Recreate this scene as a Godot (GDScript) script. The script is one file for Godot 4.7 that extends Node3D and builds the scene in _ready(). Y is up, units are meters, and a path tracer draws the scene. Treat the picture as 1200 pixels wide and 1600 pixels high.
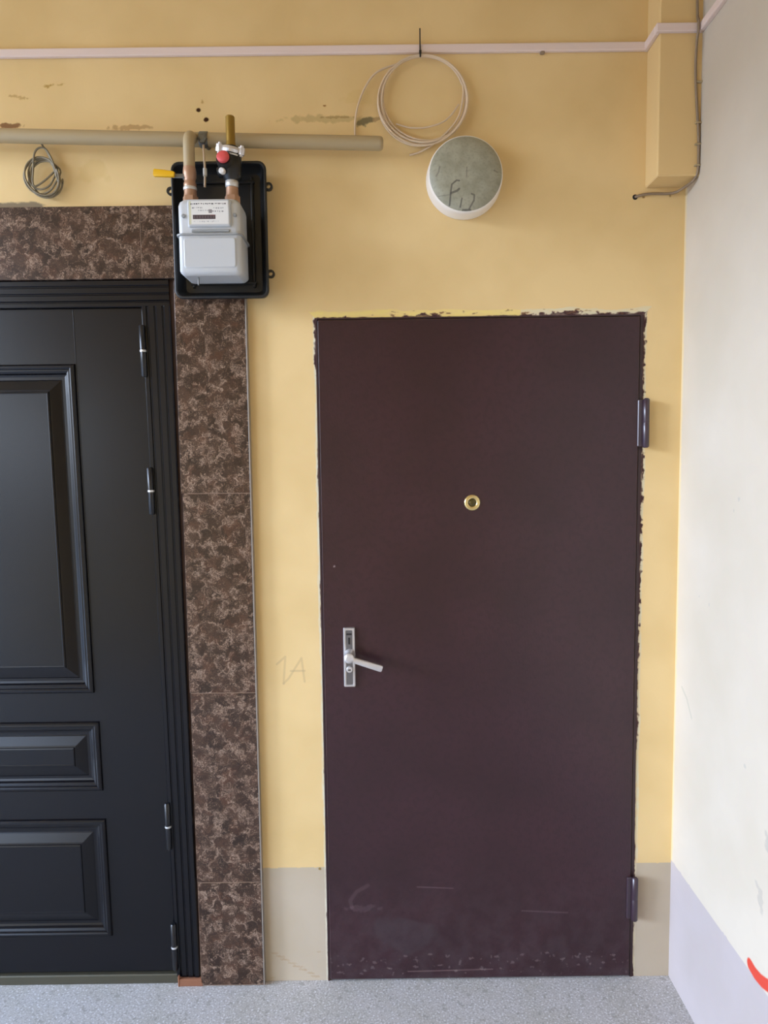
extends Node3D

# ---------------------------------------------------------------- helpers
var xf := Transform3D.IDENTITY          # placement applied to every vertex that is added
var used := {}
var M := {}

func numbered(called: String) -> String:
	var n: int = used.get(called, 0)
	used[called] = n + 1
	return called if n == 0 else "%s_%03d" % [called, n]

func tag(o: Node, label: String, category: String, kind := "", group := "") -> void:
	o.set_meta("label", label)
	o.set_meta("category", category)
	if kind: o.set_meta("kind", kind)
	if group: o.set_meta("group", group)

# a thing: a Node3D at its base; vertices are given in world metres and stored relative to the base
func thing(called: String, at: Vector3, label: String, category: String, kind := "") -> Node3D:
	var o := Node3D.new()
	o.name = numbered(called)
	add_child(o)
	o.position = at
	tag(o, label, category, kind)
	xf = Transform3D(Basis.IDENTITY, -at)
	return o

func S() -> SurfaceTool:
	var st := SurfaceTool.new()
	st.begin(Mesh.PRIMITIVE_TRIANGLES)
	st.set_smooth_group(-1)
	return st

func part(called: String, st: SurfaceTool, m: Material, parent: Node, label := "") -> MeshInstance3D:
	st.generate_normals()
	var o := MeshInstance3D.new()
	o.mesh = st.commit()
	o.material_override = m
	o.cast_shadow = GeometryInstance3D.SHADOW_CASTING_SETTING_ON
	if parent == self:
		o.name = numbered(called)
	else:
		var n := 0
		for c in parent.get_children():
			if str(c.name).begins_with(called): n += 1
		o.name = called if n == 0 else "%s_%03d" % [called, n]
	parent.add_child(o, true)
	if label: o.set_meta("label", label)
	return o

func mat(c: Color, rough := 0.6, metal := 0.0, spec := 0.5) -> StandardMaterial3D:
	var m := StandardMaterial3D.new()
	m.albedo_color = c
	m.roughness = rough
	m.metallic = metal
	m.metallic_specular = spec
	return m

func rgb(r: int, g: int, b: int) -> Color:
	return Color(r / 255.0, g / 255.0, b / 255.0)

func tri(st: SurfaceTool, a: Vector3, b: Vector3, c: Vector3, ua := Vector2.ZERO, ub := Vector2.ZERO, uc := Vector2.ZERO) -> void:
	st.set_uv(ua); st.add_vertex(xf * a)
	st.set_uv(ub); st.add_vertex(xf * b)
	st.set_uv(uc); st.add_vertex(xf * c)

# four corners in ring order, n points outward
func quad(st: SurfaceTool, a: Vector3, b: Vector3, c: Vector3, d: Vector3, n: Vector3, uv := []) -> void:
	var u: Array = uv if uv.size() == 4 else [Vector2.ZERO, Vector2.ZERO, Vector2.ZERO, Vector2.ZERO]
	if (c - a).cross(b - a).dot(n) + (d - a).cross(c - a).dot(n) >= 0.0:
		tri(st, a, b, c, u[0], u[1], u[2]); tri(st, a, c, d, u[0], u[2], u[3])
	else:
		tri(st, a, c, b, u[0], u[2], u[1]); tri(st, a, d, c, u[0], u[3], u[2])

# plain box (front faces get planar x,y texture coordinates through uvo/uvs)
func box(st: SurfaceTool, lo: Vector3, hi: Vector3, uvo := Vector2.ZERO, uvs := Vector2.ONE) -> void:
	for ax in 3:
		var b := (ax + 1) % 3
		var c := (ax + 2) % 3
		for s in 2:
			var p := []
			var uv := []
			for k in [[0, 0], [1, 0], [1, 1], [0, 1]]:
				var v := Vector3.ZERO
				v[ax] = hi[ax] if s else lo[ax]
				v[b] = hi[b] if k[0] else lo[b]
				v[c] = hi[c] if k[1] else lo[c]
				p.append(v)
				var q := Vector2(v.x, v.y) if ax == 2 else (Vector2(v.x, -v.z) if ax == 1 else Vector2(v.z, v.y))
				uv.append(Vector2((q.x - uvo.x) * uvs.x, (uvo.y - q.y) * uvs.y))
			var n := Vector3.ZERO
			n[ax] = 1.0 if s else -1.0
			quad(st, p[0], p[1], p[2], p[3], n, uv)

# box with all twelve edges chamfered by e
func cbox(st: SurfaceTool, lo: Vector3, hi: Vector3, e: float, uvo := Vector2.ZERO, uvs := Vector2.ONE) -> void:
	var m := (lo + hi) * 0.5
	var h := (hi - lo) * 0.5
	var corner := func(sx: float, sy: float, sz: float, ax: int) -> Vector3:
		var v := Vector3(sx * (h.x - e), sy * (h.y - e), sz * (h.z - e))
		var sg := Vector3(sx, sy, sz)
		v[ax] = sg[ax] * h[ax]
		return m + v
	var U := func(v: Vector3) -> Vector2: return Vector2((v.x - uvo.x) * uvs.x, (uvo.y - v.y) * uvs.y)
	for ax in 3:
		for s in [-1.0, 1.0]:
			var p := []
			for k in [[-1.0, -1.0], [1.0, -1.0], [1.0, 1.0], [-1.0, 1.0]]:
				var g := Vector3.ZERO
				g[ax] = s; g[(ax + 1) % 3] = k[0]; g[(ax + 2) % 3] = k[1]
				p.append(corner.call(g.x, g.y, g.z, ax))
			var n := Vector3.ZERO
			n[ax] = s
			quad(st, p[0], p[1], p[2], p[3], n, p.map(U))
	for ax in 3:                                      # edges along axis ax
		var b := (ax + 1) % 3
		var c := (ax + 2) % 3
		for sb in [-1.0, 1.0]:
			for sc in [-1.0, 1.0]:
				var g0 := Vector3.ZERO
				g0[ax] = -1.0; g0[b] = sb; g0[c] = sc
				var g1 := g0
				g1[ax] = 1.0
				var n := Vector3.ZERO
				n[b] = sb; n[c] = sc
				var p := [corner.call(g0.x, g0.y, g0.z, b), corner.call(g1.x, g1.y, g1.z, b), corner.call(g1.x, g1.y, g1.z, c), corner.call(g0.x, g0.y, g0.z, c)]
				quad(st, p[0], p[1], p[2], p[3], n, p.map(U))
	for sx in [-1.0, 1.0]:
		for sy in [-1.0, 1.0]:
			for sz in [-1.0, 1.0]:
				var a: Vector3 = corner.call(sx, sy, sz, 0)
				var b: Vector3 = corner.call(sx, sy, sz, 1)
				var c: Vector3 = corner.call(sx, sy, sz, 2)
				if (c - a).cross(b - a).dot(Vector3(sx, sy, sz)) > 0.0: tri(st, a, b, c, U.call(a), U.call(b), U.call(c))
				else: tri(st, a, c, b, U.call(a), U.call(c), U.call(b))

# skin between successive closed rings of points; rings turn the same way
func loft(st: SurfaceTool, rings: Array, cap0 := true, cap1 := true, smooth := 1) -> void:
	var n: int = rings[0].size()
	var mid := []
	for r in rings:
		var c := Vector3.ZERO
		for p in r: c += p
		mid.append(c / n)
	# orientation: decide once from the signed volume
	var vol := 0.0
	for i in rings.size() - 1:
		for j in n:
			var a: Vector3 = rings[i][j]
			var b: Vector3 = rings[i][(j + 1) % n]
			var c: Vector3 = rings[i + 1][(j + 1) % n]
			var d: Vector3 = rings[i + 1][j]
			var o: Vector3 = mid[0]
			vol += (a - o).dot((c - o).cross(b - o)) + (a - o).dot((d - o).cross(c - o))
	for r in [0, rings.size() - 1]:
		var s := 1.0 if r == 0 else -1.0
		for j in n:
			vol += s * (mid[r] - mid[0]).dot((rings[r][j] - mid[0]).cross(rings[r][(j + 1) % n] - mid[0])) * -1.0
	var flip := vol < 0.0
	st.set_smooth_group(smooth)
	for i in rings.size() - 1:
		for j in n:
			var a: Vector3 = rings[i][j]
			var b: Vector3 = rings[i][(j + 1) % n]
			var c: Vector3 = rings[i + 1][(j + 1) % n]
			var d: Vector3 = rings[i + 1][j]
			if flip:
				tri(st, a, c, b); tri(st, a, d, c)
			else:
				tri(st, a, b, c); tri(st, a, c, d)
	st.set_smooth_group(-1)
	for e in 2:
		if (e == 0 and not cap0) or (e == 1 and not cap1): continue
		var r: Array = rings[0] if e == 0 else rings[-1]
		var m: Vector3 = mid[0] if e == 0 else mid[-1]
		for j in n:
			var a: Vector3 = r[j]
			var b: Vector3 = r[(j + 1) % n]
			if (e == 0) != flip: tri(st, m, b, a)
			else: tri(st, m, a, b)

func frame_of(dir: Vector3) -> Basis:
	var z := dir.normalized()
	var x := (Vector3.UP if absf(z.y) < 0.9 else Vector3.RIGHT).cross(z).normalized()
	return Basis(x, z.cross(x), z)

# profile: [radius, along] pairs around the axis at -> dir
func lathe(st: SurfaceTool, profile: Array, at: Vector3, dir: Vector3, sides := 24, cap0 := true, cap1 := true, smooth := 1, turn := 0.0) -> void:
	var f := frame_of(dir)
	var rings := []
	for p in profile:
		var r := []
		for j in sides:
			var a := TAU * j / sides + turn
			r.append(at + f.x * cos(a) * p[0] + f.y * sin(a) * p[0] + f.z * p[1])
		rings.append(r)
	loft(st, rings, cap0, cap1, smooth)

func tube(st: SurfaceTool, pts: Array, r: float, sides := 10, caps := true) -> void:
	var rings := []
	var f := frame_of(pts[1] - pts[0])
	for i in pts.size():
		var d: Vector3 = (pts[mini(i + 1, pts.size() - 1)] - pts[maxi(i - 1, 0)]).normalized()
		var x: Vector3 = (f.x - d * f.x.dot(d)).normalized()
		f = Basis(x, d.cross(x), d)
		var ring := []
		for j in sides:
			var a := TAU * j / sides
			ring.append(pts[i] + f.x * cos(a) * r + f.y * sin(a) * r)
		rings.append(ring)
	loft(st, rings, caps, caps)

func smooth_path(pts: Array, step := 0.012, reach := 0.3) -> Array:
	var out := []
	for i in pts.size() - 1:
		var p0: Vector3 = pts[maxi(i - 1, 0)]
		var p1: Vector3 = pts[i]
		var p2: Vector3 = pts[i + 1]
		var p3: Vector3 = pts[mini(i + 2, pts.size() - 1)]
		var n := maxi(2, int(p1.distance_to(p2) / step))
		for k in n:
			out.append(p1.cubic_interpolate(p2, p0, p3, float(k) / n))
	out.append(pts[-1])
	return out

func rrect(w: float, h: float, r: float, seg := 5) -> Array:
	var out := []
	for c in [[1, 1, 0.0], [-1, 1, 0.25], [-1, -1, 0.5], [1, -1, 0.75]]:
		for k in seg + 1:
			var a: float = TAU * (c[2] + 0.25 * k / seg)
			out.append(Vector2(c[0] * (w / 2 - r) + cos(a) * r, c[1] * (h / 2 - r) + sin(a) * r))
	return out

# a ring in a plane of constant z / constant y
func zring(c: Vector2, z: float, w: float, h: float, r: float, seg := 5) -> Array:
	return rrect(w, h, r, seg).map(func(p): return Vector3(c.x + p.x, c.y + p.y, z))

func yring(c: Vector2, y: float, w: float, d: float, r: float, seg := 5) -> Array:
	return rrect(w, d, r, seg).map(func(p): return Vector3(c.x + p.x, y, c.y + p.y))

# ---------------------------------------------------------------- painting
func noise(freq: float, sd: int, oct := 3, kind := FastNoiseLite.TYPE_SIMPLEX_SMOOTH) -> FastNoiseLite:
	var n := FastNoiseLite.new()
	n.noise_type = kind
	n.frequency = freq
	n.seed = sd
	n.fractal_octaves = oct
	return n

# a stain: soft ellipse with a noisy edge, in metres on an image whose left top corner is at (ox, oy)
func blot(im: Image, s: float, ox: float, oy: float, x: float, y: float, rx: float, ry: float, col: Color, alpha: float, rough := 0.5, sd := 1, turn := 0.0) -> void:
	var nz := noise(0.35 / (maxf(minf(rx, ry), 0.004) * s), sd, 4)
	var big := maxf(rx, ry) * 1.5
	for py in range(maxi(0, int((oy - y - big) * s)), mini(im.get_height(), int((oy - y + big) * s) + 1)):
		for px in range(maxi(0, int((x - big - ox) * s)), mini(im.get_width(), int((x + big - ox) * s) + 1)):
			var d := Vector2((px + 0.5) / s + ox - x, oy - (py + 0.5) / s - y).rotated(-turn)
			var e := Vector2(d.x / rx, d.y / ry).length() + rough * nz.get_noise_2d(px, py)
			var a := alpha * clampf((1.0 - e) * 3.0, 0.0, 1.0)
			if a > 0.0:
				im.set_pixel(px, py, im.get_pixel(px, py).lerp(col, a))

func stroke(im: Image, s: float, ox: float, oy: float, pts: Array, w: float, col: Color, alpha: float) -> void:
	var lo: Vector2 = pts[0]
	var hi: Vector2 = pts[0]
	for p in pts:
		lo = lo.min(p); hi = hi.max(p)
	for py in range(maxi(0, int((oy - hi.y - w) * s)), mini(im.get_height(), int((oy - lo.y + w) * s) + 1)):
		for px in range(maxi(0, int((lo.x - w - ox) * s)), mini(im.get_width(), int((hi.x + w - ox) * s) + 1)):
			var q := Vector2((px + 0.5) / s + ox, oy - (py + 0.5) / s)
			var d := 1e9
			for i in pts.size() - 1:
				d = minf(d, q.distance_to(Geometry2D.get_closest_point_to_segment(q, pts[i], pts[i + 1])))
			var a := alpha * clampf((w * 0.5 - d) * s + 0.5, 0.0, 1.0)
			if a > 0.0:
				im.set_pixel(px, py, im.get_pixel(px, py).lerp(col, a))

func image_from(w: int, h: int, f: Callable) -> Image:
	var b := PackedByteArray()
	b.resize(w * h * 3)
	var i := 0
	for y in h:
		for x in w:
			var c: Color = f.call(x, y)
			b[i] = clampi(int(c.r * 255.0), 0, 255)
			b[i + 1] = clampi(int(c.g * 255.0), 0, 255)
			b[i + 2] = clampi(int(c.b * 255.0), 0, 255)
			i += 3
	return Image.create_from_data(w, h, false, Image.FORMAT_RGB8, b)

func normal_noise(freq: float, sd: int, strength: float, size := 512) -> NoiseTexture2D:
	var t := NoiseTexture2D.new()
	t.width = size
	t.height = size
	t.seamless = true
	t.as_normal_map = true
	t.bump_strength = strength
	t.noise = noise(freq, sd, 4)
	return t

func with_relief(m: StandardMaterial3D, freq: float, sd: int, strength: float, scale: float, per_metre: float) -> void:
	# heights as a triplanar bump: freq in cycles per texel, per_metre repeats of the tile a metre
	var t := NoiseTexture2D.new()
	t.width = 512; t.height = 512
	t.seamless = true
	t.noise = noise(freq, sd, 4)
	m.heightmap_enabled = true
	m.heightmap_texture = t
	m.heightmap_scale = scale * strength
	m.uv1_triplanar = true
	m.uv1_world_triplanar = true
	m.uv1_scale = Vector3.ONE * per_metre

const WS := 560.0            # pixels a metre on the back wall's paint
const WX := -1.75            # its left edge
const WY := 3.2              # its top edge
const D2 := [-0.187, 0.753, 0.008, 2.010]       # the maroon door's opening: left, right, bottom, top
const RX := 0.866            # the right wall

func paint_back_wall() -> Image:
	var yellow := rgb(233, 203, 148)
	var dado := rgb(196, 181, 160)
	var n1 := noise(0.004, 3, 4)
	var n2 := noise(0.05, 4, 3)
	var n3 := noise(0.09, 5, 4)
	var n4 := noise(0.018, 6, 3)
	var putty := rgb(238, 214, 134)
	var pale := rgb(222, 212, 182)
	var maroon := rgb(74, 50, 52)
	var im := image_from(1484, 1792, func(px: int, py: int) -> Color:
		var x := px / WS + WX
		var y := WY - py / WS
		var t := n1.get_noise_2d(px, py)
		var c := yellow
		if y < 0.3665 + 0.0015 * n2.get_noise_2d(px, 0): c = dado
		c = c.lerp(Color(c.r * 0.93, c.g * 0.91, c.b * 0.86), clampf(0.35 + t, 0.0, 1.0) * 0.6)
		var dx := maxf(D2[0] - x, x - D2[1])
		var dy := y - D2[3]
		var d := maxf(dx, dy)
		if d < 0.035 and y < 2.06 and x < 0.82:
			var top := dy > dx
			# brush marks run along the edge
			var f := n3.get_noise_2d(px * (0.45 if top else 1.3), py * (1.3 if top else 0.45))
			var g := n4.get_noise_2d(px * (0.5 if top else 1.0), py * (1.0 if top else 0.5))
			var rim_w := 0.021 + 0.008 * g + 0.004 * f
			if not top and x < 0.3: rim_w = 0.0085 + 0.004 * g + 0.005 * f
			if not top and x > 0.3: rim_w = 0.011 + 0.004 * g
			if d < rim_w and (y > 0.37 or d < 0.007):     # filler and older paint round the opening
				var rim := putty if top and x < 0.4 else pale
				if not top and x < 0.3: rim = rgb(226, 220, 200)
				c = c.lerp(rim.lerp(c, clampf(0.2 + 0.8 * f, 0.0, 1.0)), clampf((rim_w - d) / 0.003, 0.0, 1.0) * 0.95)
			var amp := 0.0                                 # maroon brushed over the edge
			if top:
				amp = 0.001
				if x > 0.06 and x < 0.2: amp = 0.007 * clampf(1.0 - absf(x - 0.125) / 0.07, 0.0, 1.0) + 0.002
				if x > 0.36: amp = 0.008 * clampf((x - 0.36) / 0.14, 0.0, 1.0) + 0.001
				if x < -0.10: amp = 0.005
			elif x > 0.3:
				amp = (0.006 if y > 1.1 else 0.004) if y > 0.72 else (0.0 if y > 0.36 else 0.003)
			else:
				amp = 0.004 if y > 1.82 else 0.001
			var edge := amp + (0.008 * f + 0.006 * n2.get_noise_2d(px * 2.0, py * 2.0)) * clampf(amp / 0.006, 0.2, 1.0) + 0.006 * g
			if d < edge:
				c = c.lerp(maroon, clampf((edge - d) / 0.003, 0.0, 1.0) * clampf(0.85 + 0.8 * f, 0.15, 1.0))
			if top and d < 0.02 and f > 0.34 and g > -0.1: c = c.lerp(rgb(120, 84, 58), clampf((f - 0.34) * 5.0, 0.0, 0.8))
		return c)
	var grey := rgb(150, 140, 118)
	blot(im, WS, WX, WY, -0.163, 2.557, 0.12, 0.011, rgb(196, 170, 118), 0.75, 0.7, 1)
	blot(im, WS, WX, WY, -0.12, 2.562, 0.05, 0.004, rgb(160, 132, 82), 0.6, 0.8, 2)
	blot(im, WS, WX, WY, -0.037, 2.549, 0.029, 0.011, rgb(128, 116, 84), 0.95, 0.8, 3, 0.25)
	blot(im, WS, WX, WY, -0.002, 2.556, 0.02, 0.006, rgb(176, 146, 102), 0.8, 0.7, 4, 0.35)
	blot(im, WS, WX, WY, -0.149, 2.593, 0.006, 0.0028, rgb(140, 90, 40), 0.9, 0.5, 5)
	blot(im, WS, WX, WY, -0.692, 2.541, 0.06, 0.008, rgb(182, 146, 98), 0.7, 0.8, 6)
	blot(im, WS, WX, WY, -1.035, 2.549, 0.04, 0.008, rgb(132, 92, 58), 0.85, 0.6, 7)
	blot(im, WS, WX, WY, -0.92, 2.653, 0.016, 0.005, rgb(178, 138, 72), 0.8, 0.9, 8, 0.2)
	blot(im, WS, WX, WY, -0.885, 2.657, 0.012, 0.003, rgb(188, 150, 88), 0.7, 0.9, 9, 0.2)
	blot(im, WS, WX, WY, -1.0, 2.625, 0.03, 0.004, rgb(186, 146, 90), 0.6, 1.1, 10, -0.15)
	blot(im, WS, WX, WY, -1.02, 2.331, 0.082, 0.013, rgb(140, 126, 104), 0.95, 0.5, 11)
	blot(im, WS, WX, WY, -0.80, 2.43, 0.06, 0.035, rgb(212, 180, 118), 0.35, 0.9, 12)
	blot(im, WS, WX, WY, -0.05, 2.61, 0.05, 0.02, rgb(215, 184, 120), 0.3, 1.0, 13)
	for h in [[-0.502, 2.585, 0.0068], [-0.481, 2.559, 0.0075]]:          # two old plug holes
		blot(im, WS, WX, WY, h[0] - 0.006, h[1] + 0.003, h[2] * 2.4, h[2] * 1.7, rgb(228, 200, 142), 0.9, 0.8, 20, -0.7)
		blot(im, WS, WX, WY, h[0], h[1], h[2], h[2] * 0.95, rgb(62, 34, 12), 1.0, 0.3, 21)
	blot(im, WS, WX, WY, -0.49, 2.607, 0.004, 0.006, rgb(180, 140, 80), 0.7, 0.5, 22)
	blot(im, WS, WX, WY, 0.748, 2.335, 0.005, 0.004, rgb(150, 112, 66), 0.8, 0.5, 23)
	blot(im, WS, WX, WY, 0.823, 2.338, 0.003, 0.004, rgb(160, 122, 76), 0.8, 0.5, 24)
	blot(im, WS, WX, WY, -0.206, 0.361, 0.006, 0.005, rgb(142, 116, 66), 0.9, 0.5, 25)
	for k in 26:                                                          # dirt above the floor
		blot(im, WS, WX, WY, -0.36 + 0.15 * fposmod(k * 0.618, 1.0), 0.01 + 0.09 * fposmod(k * 0.377, 1.0), 0.008, 0.004, rgb(178, 150, 118), 0.35, 0.9, 30 + k)
	var pencil := rgb(176, 150, 118)
	stroke(im, WS, WX, WY, [Vector2(-0.322, 1.0), Vector2(-0.296, 1.023), Vector2(-0.303, 0.941)], 0.006, pencil, 0.3)
	stroke(im, WS, WX, WY, [Vector2(-0.303, 0.941), Vector2(-0.287, 0.957), Vector2(-0.248, 1.018), Vector2(-0.240, 0.946)], 0.006, pencil, 0.3)
	stroke(im, WS, WX, WY, [Vector2(-0.281, 0.979), Vector2(-0.239, 0.979)], 0.005, pencil, 0.38)
	return im

func paint_right_wall() -> Image:
	var cream := rgb(205, 193, 176)
	var dado := rgb(181, 170, 168)
	var s := 400.0
	var n1 := noise(0.006, 13, 4)
	var n2 := noise(0.05, 14, 2)
	var im := image_from(480, 1280, func(px: int, py: int) -> Color:
		var z := px / s
		var y := 3.2 - py / s
		var c := cream
		var low := y < 0.377 + 0.001 * n2.get_noise_2d(px, 0)
		if low: c = dado
		var t := n1.get_noise_2d(px, py)
		c = c.lerp(Color(c.r * 0.97, c.g * 0.965, c.b * 0.95), clampf(0.4 + t, 0.0, 1.0))
		if z < 0.009 + 0.003 * n2.get_noise_2d(0, py) and not low: c = rgb(216, 196, 154)
		return c)
	var red := rgb(206, 66, 50)
	stroke(im, s, 0.0, 3.2, [Vector2(0.472, 0.391), Vector2(0.495, 0.387), Vector2(0.523, 0.390), Vector2(0.552, 0.400), Vector2(0.60, 0.43), Vector2(0.64, 0.47)], 0.029, red, 0.95)
	var scuff := rgb(172, 168, 150)
	stroke(im, s, 0.0, 3.2, [Vector2(0.05, 0.932), Vector2(0.085, 0.91), Vector2(0.12, 0.865)], 0.007, scuff, 0.5)
	for q in [[0.354, 1.501, 0.006], [0.33, 1.47, 0.004], [0.21, 1.21, 0.004], [0.15, 1.22, 0.004], [0.42, 0.86, 0.006], [0.6, 1.3, 0.005]]:
		blot(im, s, 0.0, 3.2, q[0], q[1], q[2], q[2], rgb(176, 170, 160), 0.6, 0.7, 5)
	for q in [[0.531, 0.725, 0.012, 0.03], [0.505, 0.585, 0.014, 0.035], [0.62, 0.63, 0.02, 0.015]]:
		blot(im, s, 0.0, 3.2, q[0], q[1], q[2], q[3], rgb(176, 167, 155), 0.6, 0.9, 6, 0.4)
	return im

func paint_marble() -> Image:
	var base := noise(0.011, 41, 4)
	var cloud := noise(0.019, 42, 4)
	var warp := noise(0.022, 43, 3)
	var vein := noise(0.034, 44, 5)
	vein.fractal_type = FastNoiseLite.FRACTAL_RIDGED
	var cell := noise(0.045, 45, 2, FastNoiseLite.TYPE_CELLULAR)
	cell.cellular_return_type = FastNoiseLite.RETURN_DISTANCE2_SUB
	cell.fractal_type = FastNoiseLite.FRACTAL_NONE
	var fine := noise(0.16, 46, 3)
	var dark := rgb(48, 34, 26)
	var brown := rgb(76, 55, 43)
	var tan := rgb(138, 112, 94)
	var rust := rgb(92, 58, 42)
	var light := rgb(182, 160, 142)
	return image_from(1024, 1024, func(px: int, py: int) -> Color:
		var w := warp.get_noise_2d(px, py)
		var w2 := warp.get_noise_2d(px + 531, py + 217)
		var x := px + 26.0 * w
		var y := py + 26.0 * w2
		var b := base.get_noise_2d(x, y)
		var c := dark.lerp(brown, clampf(0.55 + 1.0 * b, 0.0, 1.0))
		c = c.lerp(rust, clampf(base.get_noise_2d(x + 400, y + 900) * 1.2 - 0.15, 0.0, 0.45))
		var k := cloud.get_noise_2d(x, y)
		var f := fine.get_noise_2d(px, py)
		c = c.lerp(tan, clampf((k + 0.35 * f) * 0.9, 0.0, 0.5))
		var v := vein.get_noise_2d(x, y)
		c = c.lerp(tan.lerp(light, 0.3), clampf((v - 0.22) * 2.2, 0.0, 0.85) * clampf(0.5 + 1.3 * k + 0.7 * f, 0.0, 1.0))
		var e := cell.get_noise_2d(x * 1.3 + 20.0 * w2, y * 1.3)
		c = c.lerp(light, clampf((-0.90 - e) * 8.0, 0.0, 0.5) * clampf(0.25 + 1.6 * k, 0.0, 1.0))
		c = c.lerp(light, clampf((f - 0.28) * 2.0, 0.0, 0.5) * clampf(0.25 + 1.8 * k, 0.0, 1.0))
		return c.lightened(0.04 * f) if f > 0.0 else c.darkened(0.2 * -f))

func paint_floor() -> Image:
	var n1 := noise(0.006, 51, 4)
	var n2 := noise(0.14, 52, 3)
	var n3 := noise(0.035, 53, 4)
	var g := rgb(190, 186, 184)
	return image_from(1024, 1024, func(px: int, py: int) -> Color:
		var t := n1.get_noise_2d(px, py)
		var c := g.lerp(rgb(182, 178, 172), clampf(0.3 + 1.2 * t, 0.0, 0.7))
		var f := n2.get_noise_2d(px, py)
		c = c.lerp(rgb(240, 241, 246), clampf((f - 0.24) * 2.6, 0.0, 0.8))
		c = c.lerp(rgb(126, 124, 124), clampf((-f - 0.30) * 2.0, 0.0, 0.6))
		var s := n3.get_noise_2d(px, py)
		return c.lerp(rgb(150, 146, 140), clampf((s - 0.30) * 2.2, 0.0, 0.5)))

func paint_maroon() -> Image:
	# 1 m by 2.05 m at 480 pixels a metre, left top corner at (-0.2, 2.03)
	var s := 480.0
	var n1 := noise(0.006, 61, 4)
	var n2 := noise(0.08, 62, 3)
	var n3 := noise(0.03, 63, 4)
	var base := rgb(58, 34, 40)
	var im := image_from(480, 984, func(px: int, py: int) -> Color:
		var y := 2.03 - py / s
		var c := base.lerp(rgb(50, 29, 34), clampf(0.4 + n1.get_noise_2d(px, py), 0.0, 1.0))
		var f := n2.get_noise_2d(px, py)
		c = c.lerp(rgb(44, 26, 31), clampf(f, 0.0, 0.35))
		if y < 0.42:                                      # dust and scuffs near the floor
			var k := clampf((0.42 - y) / 0.42, 0.0, 1.0)
			c = c.lerp(rgb(80, 70, 74), k * clampf(0.35 + n3.get_noise_2d(px, py), 0.0, 0.7) * 0.55)
			if y < 0.09 and f > 0.42: c = c.lerp(rgb(140, 130, 126), clampf((f - 0.42) * 3.0, 0.0, 0.4))
		return c)
	var dust := rgb(132, 118, 122)
	stroke(im, s, -0.2, 2.03, [Vector2(-0.06, 0.31), Vector2(-0.095, 0.29), Vector2(-0.115, 0.262), Vector2(-0.11, 0.24)], 0.012, dust, 0.2)
	blot(im, s, -0.2, 2.03, -0.08, 0.237, 0.05, 0.012, dust, 0.2, 1.0, 3)
	stroke(im, s, -0.2, 2.03, [Vector2(0.09, 0.303), Vector2(0.2, 0.297)], 0.003, dust, 0.5)
	stroke(im, s, -0.2, 2.03, [Vector2(0.41, 0.222), Vector2(0.55, 0.214)], 0.004, dust, 0.35)
	stroke(im, s, -0.2, 2.03, [Vector2(0.06, 0.03), Vector2(0.32, 0.034)], 0.004, rgb(150, 130, 124), 0.45)
	blot(im, s, -0.2, 2.03, 0.05, 0.15, 0.12, 0.05, rgb(70, 66, 70), 0.3, 0.9, 4)
	blot(im, s, -0.2, 2.03, -0.145, 1.293, 0.0035, 0.0035, rgb(170, 160, 160), 0.8, 0.3, 5)
	for k in 22:
		blot(im, s, -0.2, 2.03, -0.15 + 0.86 * fposmod(k * 0.618, 1.0), 0.03 + 0.06 * fposmod(k * 0.417, 1.0), 0.008, 0.004, rgb(150, 140, 134), 0.4, 1.0, 60 + k)
	return im

func tex(im: Image) -> ImageTexture:
	return ImageTexture.create_from_image(im)

# ---------------------------------------------------------------- the place
func _ready() -> void:
	# camera
	var cam := Camera3D.new()
	cam.name = "camera"
	cam.position = Vector3(0.0, 1.62432, 2.09135)
	cam.rotation = Vector3(-0.08261, -0.00149, -0.01234)
	cam.fov = rad_to_deg(2.0 * atan(800.0 / 1120.0))
	cam.near = 0.02
	add_child(cam)
	cam.current = true
	# sky and exposure
	var sky := ProceduralSkyMaterial.new()
	sky.sky_top_color = rgb(160, 188, 228)
	sky.sky_horizon_color = rgb(222, 230, 240)
	sky.ground_bottom_color = rgb(110, 112, 116)
	sky.ground_horizon_color = rgb(170, 172, 176)
	sky.sky_energy_multiplier = 1.0
	sky.ground_energy_multiplier = 0.7
	var env := Environment.new()
	env.background_mode = Environment.BG_SKY
	env.sky = Sky.new()
	env.sky.sky_material = sky
	env.background_energy_multiplier = 8.5
	env.tonemap_mode = Environment.TONE_MAPPER_LINEAR
	env.tonemap_exposure = 1.14
	env.sdfgi_enabled = true
	env.ssao_enabled = true
	env.ssil_enabled = true
	var we := WorldEnvironment.new()
	we.name = "world_environment"
	we.environment = env
	add_child(we)
	# low hazy sun through the open left side of the entrance
	var sun := DirectionalLight3D.new()
	sun.name = "hazy_sun"
	sun.light_color = rgb(216, 231, 255)
	sun.light_energy = 0.7
	sun.light_angular_distance = 11.0
	sun.shadow_enabled = true
	sun.sky_mode = DirectionalLight3D.SKY_MODE_LIGHT_ONLY
	add_child(sun)
	sun.look_at_from_position(Vector3(-3.1, 0.74, 1.0), Vector3.ZERO, Vector3.UP)

	materials()
	shell()
	black_door()
	maroon_door()
	marble_surround()
	boxed_column()
	gas_meter_group()
	lamp()
	cables()

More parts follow.
